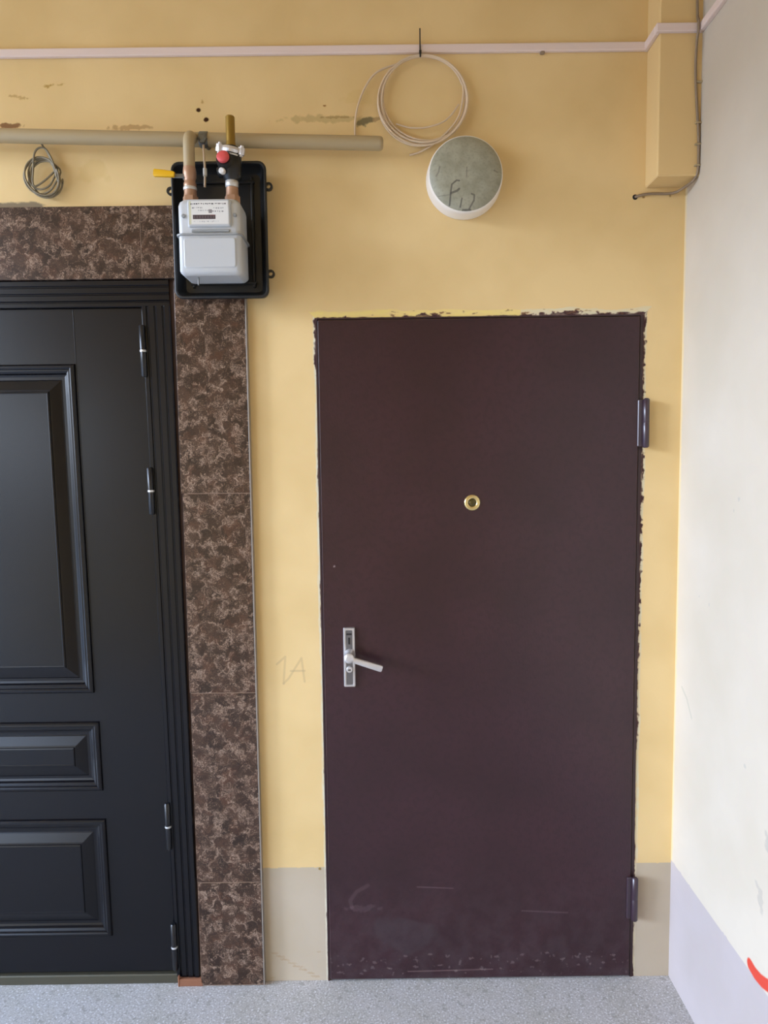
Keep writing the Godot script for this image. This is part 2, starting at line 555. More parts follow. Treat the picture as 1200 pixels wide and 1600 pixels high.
func materials() -> void:
	M.wall = mat(Color.WHITE, 0.8, 0.0, 0.3)
	M.wall.albedo_texture = tex(paint_back_wall())
	M.wall.texture_repeat = false
	M.yellow = mat(rgb(228, 196, 140), 0.8, 0.0, 0.3)
	M.right = mat(Color.WHITE, 0.75, 0.0, 0.3)
	M.right.albedo_texture = tex(paint_right_wall())
	M.right.texture_repeat = false
	M.white = mat(rgb(228, 224, 214), 0.85)
	M.floor = mat(Color.WHITE, 0.85, 0.0, 0.3)
	M.floor.albedo_texture = tex(paint_floor())
	M.marble = mat(Color.WHITE, 0.28, 0.0, 0.45)
	M.marble.albedo_texture = tex(paint_marble())
	M.grout = mat(rgb(140, 116, 98), 0.9)
	M.sealant = mat(rgb(66, 46, 36), 0.8)
	M.trim = mat(rgb(150, 140, 130), 0.45, 0.3)
	M.black = mat(rgb(13, 13, 18), 0.27, 0.0, 0.42)
	M.gap = mat(rgb(10, 10, 11), 0.9)
	M.hinge_black = mat(rgb(24, 24, 28), 0.28, 0.0)
	M.washer = mat(rgb(214, 214, 214), 0.35, 0.5)
	M.sill = mat(rgb(84, 80, 66), 0.5, 0.4)
	M.wood = mat(rgb(140, 92, 66), 0.85)
	M.maroon = mat(Color.WHITE, 0.31, 0.0, 0.5)
	M.maroon.normal_enabled = true
	M.maroon.normal_texture = normal_noise(0.12, 77, 1.0, 1024)
	M.maroon.normal_scale = 0.25
	M.maroon.albedo_texture = tex(paint_maroon())
	M.maroon.texture_repeat = false
	M.maroon_plain = mat(rgb(58, 37, 41), 0.38, 0.0, 0.5)
	M.hinge_maroon = mat(rgb(56, 40, 50), 0.3, 0.0, 0.6)
	M.chrome = mat(rgb(222, 220, 222), 0.3, 0.65)
	M.chrome_dark = mat(rgb(120, 118, 120), 0.4, 0.7)
	M.dark = mat(rgb(30, 26, 24), 0.6)
	M.brass = mat(rgb(222, 200, 140), 0.25, 0.8)
	M.lens = mat(rgb(80, 70, 36), 0.15, 0.2)
	M.plastic_black = mat(rgb(27, 28, 30), 0.42)
	M.grey = mat(rgb(196, 198, 200), 0.38, 0.0, 0.5)
	M.grey_dark = mat(rgb(150, 152, 152), 0.5)
	M.pipe = mat(rgb(176, 156, 120), 0.5)
	M.copper = mat(rgb(180, 142, 116), 0.4, 0.35)
	M.yellow_plastic = mat(rgb(232, 178, 12), 0.45)
	M.red = mat(rgb(216, 84, 84), 0.5)
	M.white_plastic = mat(rgb(226, 222, 216), 0.5)
	M.olive_brass = mat(rgb(150, 120, 52), 0.4, 0.6)
	M.steel = mat(rgb(120, 122, 122), 0.45, 0.6)
	M.conduit = mat(rgb(232, 212, 204), 0.55)
	M.cable_white = mat(rgb(216, 192, 162), 0.5)
	M.cable_grey = mat(rgb(128, 116, 92), 0.5)
	M.cable_dark = mat(rgb(142, 122, 100), 0.55)
	M.lamp_pan = mat(rgb(238, 230, 220), 0.4)

func shell() -> void:
	# back wall: a front layer 0.12 m thick with openings for the two doors, on a solid layer behind
	var st := S()
	xf = Transform3D.IDENTITY
	var uo := Vector2(WX, WY)
	var us := Vector2(WS / 1484.0, WS / 1792.0)
	var zs := [-0.12, 0.0]
	var L := -1.685
	var Rr := -0.583
	for r in [[WX, 0.0, L, 3.2], [L, 2.121, Rr, 3.2], [Rr, 0.0, D2[0], 3.2], [D2[0], D2[3], D2[1], 3.2], [D2[1], 0.0, RX, 3.2]]:
		box(st, Vector3(r[0], r[1], zs[0]), Vector3(r[2], r[3], zs[1]), uo, us)
	var w := part("wall_back", st, M.wall, self)
	tag(w, "yellow painted plaster back wall with a beige band above the floor, holding both doors", "wall", "structure")
	st = S()
	box(st, Vector3(-3.2, -0.2, -0.30), Vector3(RX + 0.25, 3.5, -0.12))
	box(st, Vector3(-3.2, 0.0, -0.12), Vector3(WX, 3.3, 0.0))
	box(st, Vector3(WX, 3.2, -0.12), Vector3(RX, 3.3, 0.0))
	part("masonry", st, M.yellow, w)
	# right wall
	st = S()
	box(st, Vector3(RX, 0.0, -0.12), Vector3(RX + 0.25, 3.3, 3.8), Vector2(0.0, 3.2), Vector2(1.0 / 1.2, 1.0 / 3.2))
	w = part("wall_right", st, M.right, self)
	tag(w, "cream white side wall on the right with a grey lilac lower band", "wall", "structure")
	# floor and pavement outside
	st = S()
	box(st, Vector3(-9.0, -0.2, -0.12), Vector3(RX, 0.0, 12.0), Vector2(0.0, 0.0), Vector2(0.9, 0.9))
	w = part("floor", st, M.floor, self)
	tag(w, "rough grey speckled concrete floor in front of the two doors", "floor", "structure")
	# ceiling of the entrance, and the lintel over its open front
	st = S()
	box(st, Vector3(-3.2, 3.3, -0.12), Vector3(RX + 0.25, 3.5, 3.8))
	w = part("ceiling", st, M.yellow, self)
	tag(w, "yellow painted ceiling over the entrance, above the top of the view", "ceiling", "structure")
	st = S()
	for r in [[-2.45, 0.0, RX, 3.3], [-3.2, 0.0, -2.45, 1.0], [-3.2, 2.1, -2.45, 3.3]]:      # a window opening at its left end
		box(st, Vector3(r[0], r[1], 3.6), Vector3(r[2], r[3], 3.8))
	w = part("wall_front", st, M.yellow, self)
	tag(w, "yellow wall with a window opening opposite the two doors, behind the viewer", "wall", "structure")
	st = S()
	box(st, Vector3(-3.2, 3.08, 0.0), Vector3(-3.0, 3.3, 3.6))
	w = part("wall_left", st, M.yellow, self)
	tag(w, "yellow lintel over the open left side of the entrance", "wall", "structure")

# ---------------------------------------------------------------- door 1
func skew(o: Node3D) -> void:       # the black door hangs slightly out of plumb: its top leans left
	xf = Transform3D(Basis(Vector3(1, 0, 0), Vector3(-0.0125, 1, 0), Vector3(0, 0, 1)), Vector3(0.0125, 0, 0)) 
	xf.origin -= o.position

func strip(st: SurfaceTool, prof: Array, a: Vector3, b: Vector3, across: Vector3, w0 := 1.0, w1 := 1.0) -> void:
	# a moulding: profile of [across, out] pairs swept from a to b
	for i in prof.size() - 1:
		var p: Array = prof[i]
		var q: Array = prof[i + 1]
		var o := Vector3(0, 0, 1)
		var n: Vector3 = (across * (p[1] - q[1]) + o * (q[0] - p[0]))
		if q[0] < p[0]: n = -n
		if n.length() < 1e-7: n = across * (1.0 if p[1] > q[1] else -1.0)
		quad(st, a + across * p[0] * w0 + o * p[1], b + across * p[0] * w1 + o * p[1], b + across * q[0] * w1 + o * q[1], a + across * q[0] * w0 + o * q[1], n)

func raised_panel(x0: float, x1: float, y0: float, y1: float, z: float) -> Array:
	# rings from the leaf's face inward: bead, cove, bevel up to the raised field
	var prof := [[0.0, 0.0], [0.002, 0.006], [0.006, 0.0095], [0.011, 0.010], [0.015, 0.0075], [0.0165, 0.0045], [0.020, 0.0045], [0.026, 0.001], [0.030, -0.006], [0.036, -0.008], [0.044, -0.008], [0.047, -0.006], [0.073, 0.003], [0.078, 0.004], [0.079, 0.0065], [0.083, 0.0075], [0.085, 0.0072]]
	var rings := []
	for p in prof:
		rings.append([Vector3(x0 + p[0], y0 + p[0], z + p[1]), Vector3(x1 - p[0], y0 + p[0], z + p[1]), Vector3(x1 - p[0], y1 - p[0], z + p[1]), Vector3(x0 + p[0], y1 - p[0], z + p[1])])
	return rings

func black_door() -> void:
	var o := thing("door_1", Vector3(-1.13, 0, 0), "black panelled entrance door in a fluted frame with marble tiles around it", "door", "structure")
	skew(o)
	var L := -1.592
	var Rx := -0.669
	var zl := -0.004
	var panels := [[-1.40, -0.870, 0.919, 1.890], [-1.40, -0.861, 0.616, 0.831], [-1.40, -0.8585, 0.153, 0.527]]
	# leaf: flat stiles and rails around three openings
	var leaf_node := Node3D.new()
	leaf_node.name = "leaf"
	o.add_child(leaf_node)
	var st := S()
	var yb := 0.036
	var yt := 2.045
	var xl := -1.40
	box(st, Vector3(L, yb, zl - 0.05), Vector3(xl, yt, zl))
	var px := -0.87
	# right stile split so that each panel keeps its own width
	var cuts := [yb, 0.153, 0.527, 0.616, 0.831, 0.919, 1.890, yt]
	for i in 7:
		var x1 := px
		var is_panel := i % 2 == 1
		if is_panel:
			x1 = panels[2 - (i - 1) / 2][1]
			box(st, Vector3(x1, cuts[i], zl - 0.05), Vector3(Rx, cuts[i + 1], zl))
		else:
			box(st, Vector3(xl, cuts[i], zl - 0.05), Vector3(Rx, cuts[i + 1], zl))
	part("leaf_face", st, M.black, leaf_node)
	for p in panels:
		st = S()
		loft(st, raised_panel(p[0], p[1], p[2], p[3], zl), false, true, -1)
		part("raised_panel", st, M.black, leaf_node)
	# the fine vertical seam beside the top panel
	st = S()
	cbox(st, Vector3(-0.8685, 1.895, zl - 0.001), Vector3(-0.8665, yt - 0.002, zl + 0.0012), 0.0005)
	cbox(st, Vector3(-0.8672, 0.925, zl - 0.001), Vector3(-0.8662, 1.895, zl + 0.0012), 0.0004)
	part("seam_bead", st, M.black, leaf_node)
	# frame: fluted casing on three sides, and the jamb behind the leaf
	var flute := [[0.0, -0.02], [0.0, 0.009], [0.003, 0.012], [0.015, 0.012], [0.018, 0.0085], [0.020, 0.0085], [0.0225, 0.011], [0.036, 0.011], [0.039, 0.0075], [0.041, 0.0075], [0.0435, 0.010], [0.057, 0.010], [0.060, 0.006], [0.062, 0.006], [0.064, 0.0085], [0.0735, 0.0085], [0.0755, 0.006], [0.0755, -0.06]]
	st = S()
	xf = Transform3D(Basis.IDENTITY, -o.position)
	strip(st, flute, Vector3(-0.5805, 0.024, 0), Vector3(-0.598, 2.048, 0), Vector3(-1, 0, 0), 0.95, 1.10)
	quad(st, Vector3(-0.5805, 0.024, -0.06), Vector3(-0.652, 0.024, -0.06), Vector3(-0.652, 0.024, 0.008), Vector3(-0.5805, 0.024, 0.011), Vector3(0, -1, 0))
	strip(st, flute, Vector3(-1.672, 0.024, 0), Vector3(-1.672, 2.048, 0), Vector3(1, 0, 0))
	part("jamb_casing", st, M.black, o)
	st = S()
	strip(st, flute, Vector3(-1.672, 2.122, 0), Vector3(-0.600, 2.122, 0), Vector3(0, -1, 0))
	for x in [-1.672, -0.600]:
		quad(st, Vector3(x, 2.122, -0.06), Vector3(x, 2.047, -0.06), Vector3(x, 2.047, 0.0075), Vector3(x, 2.122, 0.0105), Vector3(signf(x + 1.1), 0, 0))
	part("head_casing", st, M.black, o)
	st = S()
	box(st, Vector3(-1.68, 0.02, -0.118), Vector3(-0.59, 2.12, -0.058))
	part("frame_rebate", st, M.gap, o)
	skew(o)
	# four lift-off hinges
	for h in [[-0.6675, 1.849, 1.995], [-0.666, 1.453, 1.590], [-0.6665, 0.434, 0.580], [-0.6665, 0.048, 0.197]]:
		st = S()
		var m: float = (h[1] + h[2]) * 0.5
		lathe(st, [[0.006, 0.0], [0.0088, 0.003], [0.0088, m - h[1] - 0.0035]], Vector3(h[0], h[1], 0.010), Vector3.UP, 16)
		lathe(st, [[0.0088, 0.0], [0.0088, h[2] - m - 0.0065], [0.006, h[2] - m - 0.0035]], Vector3(h[0], m + 0.0035, 0.010), Vector3.UP, 16)
		var hg := part("hinge", st, M.hinge_black, o)
		st = S()
		lathe(st, [[0.0095, -0.0028], [0.0098, 0.0], [0.0095, 0.0028]], Vector3(h[0], m, 0.010), Vector3.UP, 16)
		part("washer", st, M.washer, hg, "bright metal washer")
	# sill
	st = S()
	cbox(st, Vector3(-1.66, 0.0, -0.06), Vector3(-0.655, 0.030, 0.006), 0.003)
	part("threshold_strip", st, M.sill, o, "dull olive metal threshold strip")
	# block under the right jamb
	var b := thing("wooden_block", Vector3(-0.607, 0, 0.008), "small brown wooden block wedged under the black frame at the foot of the marble tiles", "block")
	st = S()
	cbox(st, Vector3(-0.646, 0.0, -0.03), Vector3(-0.569, 0.0235, 0.020), 0.002)
	cbox(st, Vector3(-0.646, 0.0, 0.012), Vector3(-0.641, 0.034, 0.021), 0.0015)
	part("block_body", st, M.wood, b)

# ---------------------------------------------------------------- door 2
func maroon_door() -> void:
	var o := thing("door_2", Vector3(0.283, 0, 0), "flat maroon painted steel door with a lever handle and a brass peephole", "door", "structure")
	var uo := Vector2(-0.2, 2.03)
	var us := Vector2(1.0, 480.0 / 984.0)
	var st := S()
	# frame, flush with the plaster
	var fl := 0.005
	var fr := 0.0085
	var ft := 0.004
	box(st, Vector3(D2[0], 0.0, -0.10), Vector3(D2[0] + fl, D2[3], 0.003))
	box(st, Vector3(D2[1] - fr, 0.0, -0.10), Vector3(D2[1], D2[3], 0.002))
	box(st, Vector3(D2[0] + fl, D2[3] - ft, -0.10), Vector3(D2[1] - fr, D2[3], 0.003))
	box(st, Vector3(D2[0] + fl, 0.0, -0.118), Vector3(D2[1] - fr, D2[3] - ft, -0.06))
	part("frame", st, M.maroon_plain, o)
	st = S()
	var x0: float = D2[0] + fl + 0.0015
	var x1: float = D2[1] - fr - 0.002
	cbox(st, Vector3(x0, 0.006, -0.045), Vector3(x1, D2[3] - ft - 0.002, 0.007), 0.0025, uo, us)
	var leaf := part("leaf", st, M.maroon, o)
	# two hinges
	for h in [[0.7605, 1.629, 1.771], [0.7515, 0.191, 0.330]]:
		st = S()
		lathe(st, [[0.006, 0.0], [0.0095, 0.004], [0.0095, (h[2] - h[1]) * 0.5 - 0.001], [0.009, (h[2] - h[1]) * 0.5], [0.0095, (h[2] - h[1]) * 0.5 + 0.001], [0.0095, h[2] - h[1] - 0.004], [0.005, h[2] - h[1]]], Vector3(h[0], h[1], 0.016), Vector3.UP, 18)
		cbox(st, Vector3(h[0] - 0.022, h[1] + 0.004, 0.004), Vector3(h[0] - 0.004, h[2] - 0.004, 0.012), 0.002)
		part("hinge", st, M.hinge_maroon, o)
	# handle set
	st = S()
	loft(st, [zring(Vector2(-0.1045, 1.022), 0.005, 0.034, 0.178, 0.003, 3), zring(Vector2(-0.1045, 1.022), 0.014, 0.034, 0.178, 0.003, 3), zring(Vector2(-0.1045, 1.022), 0.017, 0.030, 0.174, 0.002, 3), zring(Vector2(-0.1045, 1.022), 0.017, 0.022, 0.166, 0.002, 3), zring(Vector2(-0.1045, 1.022), 0.0145, 0.020, 0.164, 0.002, 3)], false, true, -1)
	var plate := part("handle_plate", st, M.chrome, o, "tall narrow chrome backplate")
	st = S()
	loft(st, [zring(Vector2(-0.1045, 1.022), 0.0142, 0.0185, 0.1625, 0.002, 3), zring(Vector2(-0.1045, 1.022), 0.0155, 0.0185, 0.1625, 0.002, 3)], false, true, -1)
	part("inlay", st, M.chrome_dark, plate)
	st = S()
	cbox(st, Vector3(-0.1125, 1.0895, 0.0150), Vector3(-0.0965, 1.0945, 0.0168), 0.0005)
	cbox(st, Vector3(-0.1075, 1.062, 0.0150), Vector3(-0.1015, 1.082, 0.0168), 0.0005)
	part("keyhole_slot", st, M.dark, plate)
	st = S()
	lathe(st, [[0.0095, 0.0], [0.0095, 0.006], [0.0075, 0.008]], Vector3(-0.1045, 0.987, 0.0150), Vector3(0, 0, 1), 18)
	part("lock_cylinder", st, M.chrome, plate)
	st = S()
	cbox(st, Vector3(-0.1085, 0.9845, 0.0220), Vector3(-0.1005, 0.9885, 0.0236), 0.0005)
	part("key_slot", st, M.dark, plate)
	st = S()
	lathe(st, [[0.0165, 0.0], [0.0165, 0.008], [0.0125, 0.014], [0.012, 0.030], [0.0150, 0.034], [0.0155, 0.045], [0.0125, 0.049], [0.008, 0.050]], Vector3(-0.103, 1.032, 0.0150), Vector3(0, 0, 1), 20)
	# tapered lever, widening to its end and drooping to the right
	var rings := []
	var a := Vector3(-0.103, 1.030, 0.056)
	var b := Vector3(-0.0075, 0.9985, 0.056)
	var d := (b - a).normalized()
	var up := Vector3(-d.y, d.x, 0)
	for k in [[0.0, 0.0085, 0.006], [0.25, 0.0085, 0.006], [0.6, 0.0092, 0.0058], [0.94, 0.0098, 0.0055], [0.99, 0.0088, 0.0045], [1.0, 0.006, 0.003]]:
		rings.append(rrect(k[1] * 2.0, k[2] * 2.0, k[2] * 0.7, 4).map(func(p): return a.lerp(b, k[0]) + up * p.x + Vector3(0, 0, 1) * p.y))
	loft(st, rings)
	part("lever", st, M.chrome, o, "chrome lever drooping to the right")
	# peephole
	st = S()
	lathe(st, [[0.0235, 0.0], [0.0235, 0.002], [0.0215, 0.0045], [0.0165, 0.0055], [0.0125, 0.0045], [0.0115, 0.001]], Vector3(0.2605, 1.476, 0.0065), Vector3(0, 0, 1), 28, false, false)
	var pe := part("peephole", st, M.brass, o, "round brass peephole")
	st = S()
	lathe(st, [[0.0118, 0.0], [0.009, 0.0025], [0.004, 0.0035]], Vector3(0.2605, 1.476, 0.0070), Vector3(0, 0, 1), 20, false, true)
	part("lens", st, M.lens, pe)

# ---------------------------------------------------------------- marble around the black door
func marble_surround() -> void:
	var o := thing("trim_1", Vector3(-0.475, 0, 0), "polished brown marble tile border round the black door", "tile border", "structure")
	var zt := 0.020
	var tiles := [
		[-0.5745, 0.004, -0.3835, 0.3315, 0.1, 0.2], [-0.5765, 0.3335, -0.3835, 0.9195, 0.43, 0.9], [-0.5785, 0.9215, -0.3835, 1.5115, 0.0, 0.6],
		[-0.583, 1.5135, -0.3835, 2.1165, 0.7, 0.35], [-0.671, 2.1225, -0.3835, 2.3215, 0.2, 0.72], [-1.272, 2.1225, -0.673, 2.3215, 0.55, 0.1],
		[-1.874, 2.1225, -1.274, 2.3215, 0.85, 0.55],
		[-1.876, 1.5135, -1.684, 2.1205, 0.3, 0.3], [-1.876, 0.9215, -1.684, 1.5115, 0.5, 0.1], [-1.876, 0.3335, -1.684, 0.9195, 0.8, 0.8], [-1.876, 0.004, -1.684, 0.3315, 0.2, 0.5]]
	for t in tiles:
		var st := S()
		cbox(st, Vector3(t[0], t[1], 0.003), Vector3(t[2], t[3], zt), 0.0012, Vector2(t[4] - 2.0, t[5] + 3.0), Vector2(1.25, 1.25))
		part("tile", st, M.marble, o)
	var st := S()
	box(st, Vector3(-0.575, 0.002, 0.0), Vector3(-0.3845, 2.120, zt - 0.0012))
	box(st, Vector3(-1.875, 0.002, 0.0), Vector3(-1.685, 2.120, zt - 0.0012))
	box(st, Vector3(-1.875, 2.1235, 0.0), Vector3(-0.3845, 2.3205, zt - 0.0012))
	part("grout", st, M.grout, o)
	st = S()
	box(st, Vector3(-0.606, 0.025, -0.004), Vector3(-0.572, 2.1235, 0.0035))
	box(st, Vector3(-1.69, 2.115, -0.004), Vector3(-0.572, 2.1245, 0.0035))
	part("sealant", st, M.sealant, o, "dark brown sealant beside the black frame")
	st = S()
	cbox(st, Vector3(-0.3835, 0.003, 0.0), Vector3(-0.3795, 2.322, zt + 0.001), 0.0008)
	part("edge_strip", st, M.trim, o, "thin grey metal edge strip")

# ---------------------------------------------------------------- boxed column in the corner
func boxed_column() -> void:
	var o := thing("trim_2", Vector3(0.81, 2.36, 0.044), "yellow boxed column hanging from above in the right corner", "boxed column", "structure")
	var st := S()
	cbox(st, Vector3(0.752, 2.360, -0.01), Vector3(RX + 0.004, 3.302, 0.088), 0.003)
	part("casing", st, M.yellow, o)

# ---------------------------------------------------------------- gas meter, its tray, pipe and fittings
func gas_meter_group() -> void:
	var V := Vector3(0, 1, 0)
	# tray on the wall
	var o := thing("meter_tray", Vector3(-0.4375, 2.058, 0.021), "black plastic wall tray behind the grey gas meter, overlapping the marble corner", "tray")
	var c := Vector2(-0.4375, 2.2385)
	var st := S()
	loft(st, [zring(c, 0.0215, 0.246, 0.352, 0.018), zring(c, 0.050, 0.252, 0.358, 0.020), zring(c, 0.058, 0.260, 0.366, 0.022), zring(c, 0.064, 0.260, 0.366, 0.022), zring(c, 0.0665, 0.256, 0.362, 0.021),
		zring(c, 0.0665, 0.247, 0.353, 0.018), zring(c, 0.062, 0.244, 0.350, 0.017), zring(c, 0.036, 0.226, 0.332, 0.014), zring(c, 0.030, 0.214, 0.320, 0.012)], true, true, 0)
	part("tray_body", st, M.plastic_black, o)
	st = S()
	for x in [-0.352, -0.522]:
		cbox(st, Vector3(x - 0.004, 2.09, 0.029), Vector3(x + 0.004, 2.39, 0.038), 0.002)
	cbox(st, Vector3(-0.53, 2.372, 0.029), Vector3(-0.345, 2.380, 0.040), 0.002)
	cbox(st, Vector3(-0.53, 2.098, 0.029), Vector3(-0.345, 2.106, 0.040), 0.002)
	part("stiffening_rib", st, M.plastic_black, o)
	for l in [[-0.5715, 2.347, -1.0], [-0.3030, 2.356, 1.0], [-0.3030, 2.122, 1.0]]:
		st = S()
		lathe(st, [[0.0115, 0.0], [0.0115, 0.008], [0.0055, 0.008], [0.0055, 0.0], [0.0115, 0.0]], Vector3(l[0], l[1], 0.050), Vector3(0, 0, 1), 18, false, false, -1)
		part("fixing_lug", st, M.plastic_black, o)
	# meter
	o = thing("gas_meter", Vector3(-0.447, 2.098, 0.098), "light grey gas meter with a counter label, hung in the black wall tray", "gas meter")
	var m := Vector2(-0.447, 0.0985)
	st = S()
	var W := 0.166
	var D := 0.116
	loft(st, [yring(m, 2.0975, W - 0.026, D - 0.026, 0.012), yring(m, 2.0985, W - 0.018, D - 0.018, 0.013), yring(m, 2.1045, W - 0.005, D - 0.005, 0.014), yring(m, 2.109, W - 0.001, D - 0.001, 0.014), yring(m, 2.199, W - 0.002, D - 0.002, 0.013)], true, true, 0)
	part("lower_case", st, M.grey, o)
	st = S()   # shallow framed field on the front of the lower case
	var fc := Vector2(-0.446, 2.1535)
	loft(st, [zring(fc, m.y + D / 2 - 0.002, 0.138, 0.078, 0.006), zring(fc, m.y + D / 2 + 0.0014, 0.136, 0.076, 0.006), zring(fc, m.y + D / 2 + 0.0019, 0.131, 0.071, 0.006)], false, true, 0)
	part("front_field", st, M.grey, o)
	st = S()
	loft(st, [yring(m, 2.1985, W, D, 0.014), yring(m, 2.1985, W + 0.009, D + 0.008, 0.017), yring(m, 2.2025, W + 0.009, D + 0.008, 0.017), yring(m, 2.2035, W + 0.004, D + 0.004, 0.015), yring(m, 2.2035, W, D, 0.014)], true, true, -1)
	part("seam_flange", st, M.grey_dark, o)
	st = S()
	loft(st, [yring(m, 2.203, W - 0.004, D - 0.006, 0.014), yring(m, 2.212, W - 0.003, D - 0.004, 0.014), yring(m, 2.276, W - 0.003, D - 0.004, 0.014), yring(m, 2.286, W - 0.008, D - 0.010, 0.015), yring(m, 2.293, W - 0.020, D - 0.022, 0.016), yring(m, 2.297, W - 0.040, D - 0.042, 0.016)], true, true, 0)
	part("upper_case", st, M.grey, o)
	# counter head on the upper front
	var zf := m.y + D / 2 - 0.003
	st = S()
	var hc := Vector2(-0.4445, 2.2535)
	loft(st, [zring(hc, zf - 0.004, 0.116, 0.074, 0.005, 3), zring(hc, zf + 0.008, 0.110, 0.067, 0.005, 3), zring(hc, zf + 0.010, 0.106, 0.063, 0.004, 3)], false, true, -1)
	var head := part("counter_head", st, M.grey, o)
	st = S()
	var lm := mat(Color.WHITE, 0.35)
	lm.albedo_texture = tex(paint_label())
	quad(st, Vector3(-0.4955, 2.2245, zf + 0.0106), Vector3(-0.3935, 2.2245, zf + 0.0106), Vector3(-0.3935, 2.2825, zf + 0.0106), Vector3(-0.4955, 2.2825, zf + 0.0106), Vector3(0, 0, 1), [Vector2(0, 1), Vector2(1, 1), Vector2(1, 0), Vector2(0, 0)])
	part("counter_label", st, lm, head, "white printed label with a dark counter window")
	for s in [[-0.513, 2.2480], [-0.378, 2.2490]]:
		st = S()
		lathe(st, [[0.0052, 0.0], [0.0052, 0.004], [0.0035, 0.005]], Vector3(s[0], s[1], zf + 0.0), Vector3(0, 0, 1), 12)
		part("seal", st, M.grey_dark, o)
	st = S()
	cbox(st, Vector3(-0.493, 2.2065, zf - 0.002), Vector3(-0.393, 2.2135, zf + 0.0042), 0.0015)
	part("catch_bar", st, M.grey_dark, o)
	# sockets on the meter's top
	for x in [-0.5065, -0.394]:
		st = S()
		lathe(st, [[0.0185, 0.0], [0.0205, 0.004], [0.0205, 0.024]], Vector3(x, 2.291, 0.10), V, 6, true, true, -1, PI / 6)
		lathe(st, [[0.0180, 0.024], [0.0165, 0.032], [0.0165, 0.046]], Vector3(x, 2.291, 0.10), V, 20)
		part("union_nut", st, M.copper, o, "coppery union nut on the meter's top")
	# little wire seal below
	st = S()
	tube(st, [Vector3(-0.4848, 2.100, 0.13), Vector3(-0.4842, 2.092, 0.13), Vector3(-0.485, 2.076, 0.131)], 0.0022, 6)
	part("seal_wire", st, M.steel, o)

	# horizontal pipe with its drop to the meter
	o = thing("gas_pipe", Vector3(-0.5, 2.485, 0.05), "beige gas pipe running along the wall above the black tray, capped at its right", "pipe")
	st = S()
	var pa := Vector3(-2.2, 2.5375, 0.050)
	var pb := Vector3(0.0135, 2.4685, 0.050)
	var pd := (pb - pa).normalized()
	var len := pa.distance_to(pb)
	lathe(st, [[0.0188, 0.0], [0.0188, len * 0.5], [0.0188, len - 0.010], [0.0175, len - 0.005], [0.0145, len - 0.0015], [0.008, len]], pa, pd, 28)
	part("main_tube", st, M.pipe, o)
	st = S()
	tube(st, smooth_path([Vector3(-0.506, 2.4825, 0.055), Vector3(-0.506, 2.480, 0.078), Vector3(-0.5062, 2.471, 0.094), Vector3(-0.5065, 2.453, 0.100), Vector3(-0.507, 2.428, 0.100), Vector3(-0.507, 2.392, 0.100)], 0.006), 0.0152, 20)
	part("drop_tube", st, M.pipe, o)
	for cx in [-0.4765, -1.45]:
		st = S()
		var cy: float = pa.y + (cx - pa.x) / (pb.x - pa.x) * (pb.y - pa.y)
		lathe(st, [[0.0195, -0.012], [0.0212, -0.010], [0.0212, 0.010], [0.0195, 0.012]], Vector3(cx, cy, 0.050), pd, 24, false, false)
		lathe(st, [[0.007, 0.0], [0.007, 0.032]], Vector3(cx, cy, 0.0), Vector3(0, 0, 1), 12)
		lathe(st, [[0.0125, 0.0], [0.0135, 0.004], [0.0125, 0.010], [0.006, 0.012]], Vector3(cx, cy - 0.006, 0.068), Vector3(0, 0, 1), 6, true, true, -1)
		part("pipe_bracket", st, M.steel, o, "grey metal bracket on the pipe")
	# valve with the yellow lever
	o = thing("gas_valve", Vector3(-0.507, 2.335, 0.10), "brass gas valve with a yellow lever at the meter's left inlet", "valve")
	st = S()
	lathe(st, [[0.0150, 0.0], [0.0165, 0.003], [0.0165, 0.014], [0.0145, 0.018], [0.0150, 0.024], [0.0175, 0.030], [0.0175, 0.046], [0.0160, 0.056]], Vector3(-0.507, 2.336, 0.10), V, 20)
	part("valve_body", st, M.copper, o)
	st = S()
	lathe(st, [[0.0172, 0.0], [0.0180, 0.002], [0.0180, 0.006], [0.0172, 0.008]], Vector3(-0.507, 2.332, 0.10), V, 20)
	part("collar", st, M.washer, o, "bright steel collar")
	st = S()
	lathe(st, [[0.0085, 0.0], [0.0085, 0.016], [0.006, 0.018]], Vector3(-0.507, 2.367, 0.100), Vector3(-1, 0, 0), 14)
	cbox(st, Vector3(-0.549, 2.361, 0.108), Vector3(-0.518, 2.372, 0.112), 0.001)
	part("lever_shank", st, M.steel, o)
	st = S()
	xf = Transform3D(Basis(Vector3(0, 0, 1), -0.09), Vector3(-0.572, 2.3715, 0.115)) 
	xf.origin -= o.position
	loft(st, [[-0.0265, 0.0078], [-0.024, 0.0098], [0.0, 0.0092], [0.024, 0.0078], [0.0285, 0.006]].map(func(k): return rrect(0.011, k[1] * 2.0, 0.0035, 3).map(func(p): return Vector3(k[0], p.y, p.x))), true, true, 0)
	part("lever_grip", st, M.yellow_plastic, o, "yellow plastic lever grip")
	# regulator with clamp and upright nipple on the right outlet
	o = thing("gas_regulator", Vector3(-0.3945, 2.335, 0.10), "black gas regulator with a red cap and chrome clamp above the meter's right outlet", "regulator")
	var rx := -0.3945
	st = S()
	lathe(st, [[0.0150, 0.0], [0.0175, 0.003], [0.0175, 0.016], [0.0150, 0.018]], Vector3(rx, 2.338, 0.10), V, 20)
	part("outlet_nut", st, M.washer, o, "bright steel outlet nut")
	st = S()
	lathe(st, [[0.016, 0.0], [0.021, 0.008], [0.0255, 0.020], [0.0275, 0.034], [0.025, 0.050], [0.019, 0.062], [0.016, 0.070]], Vector3(rx, 2.354, 0.10), V, 24)
	lathe(st, [[0.020, 0.0], [0.0225, 0.022], [0.0205, 0.036]], Vector3(rx - 0.010, 2.392, 0.098), Vector3(-0.10, 0.32, 1.0), 22)
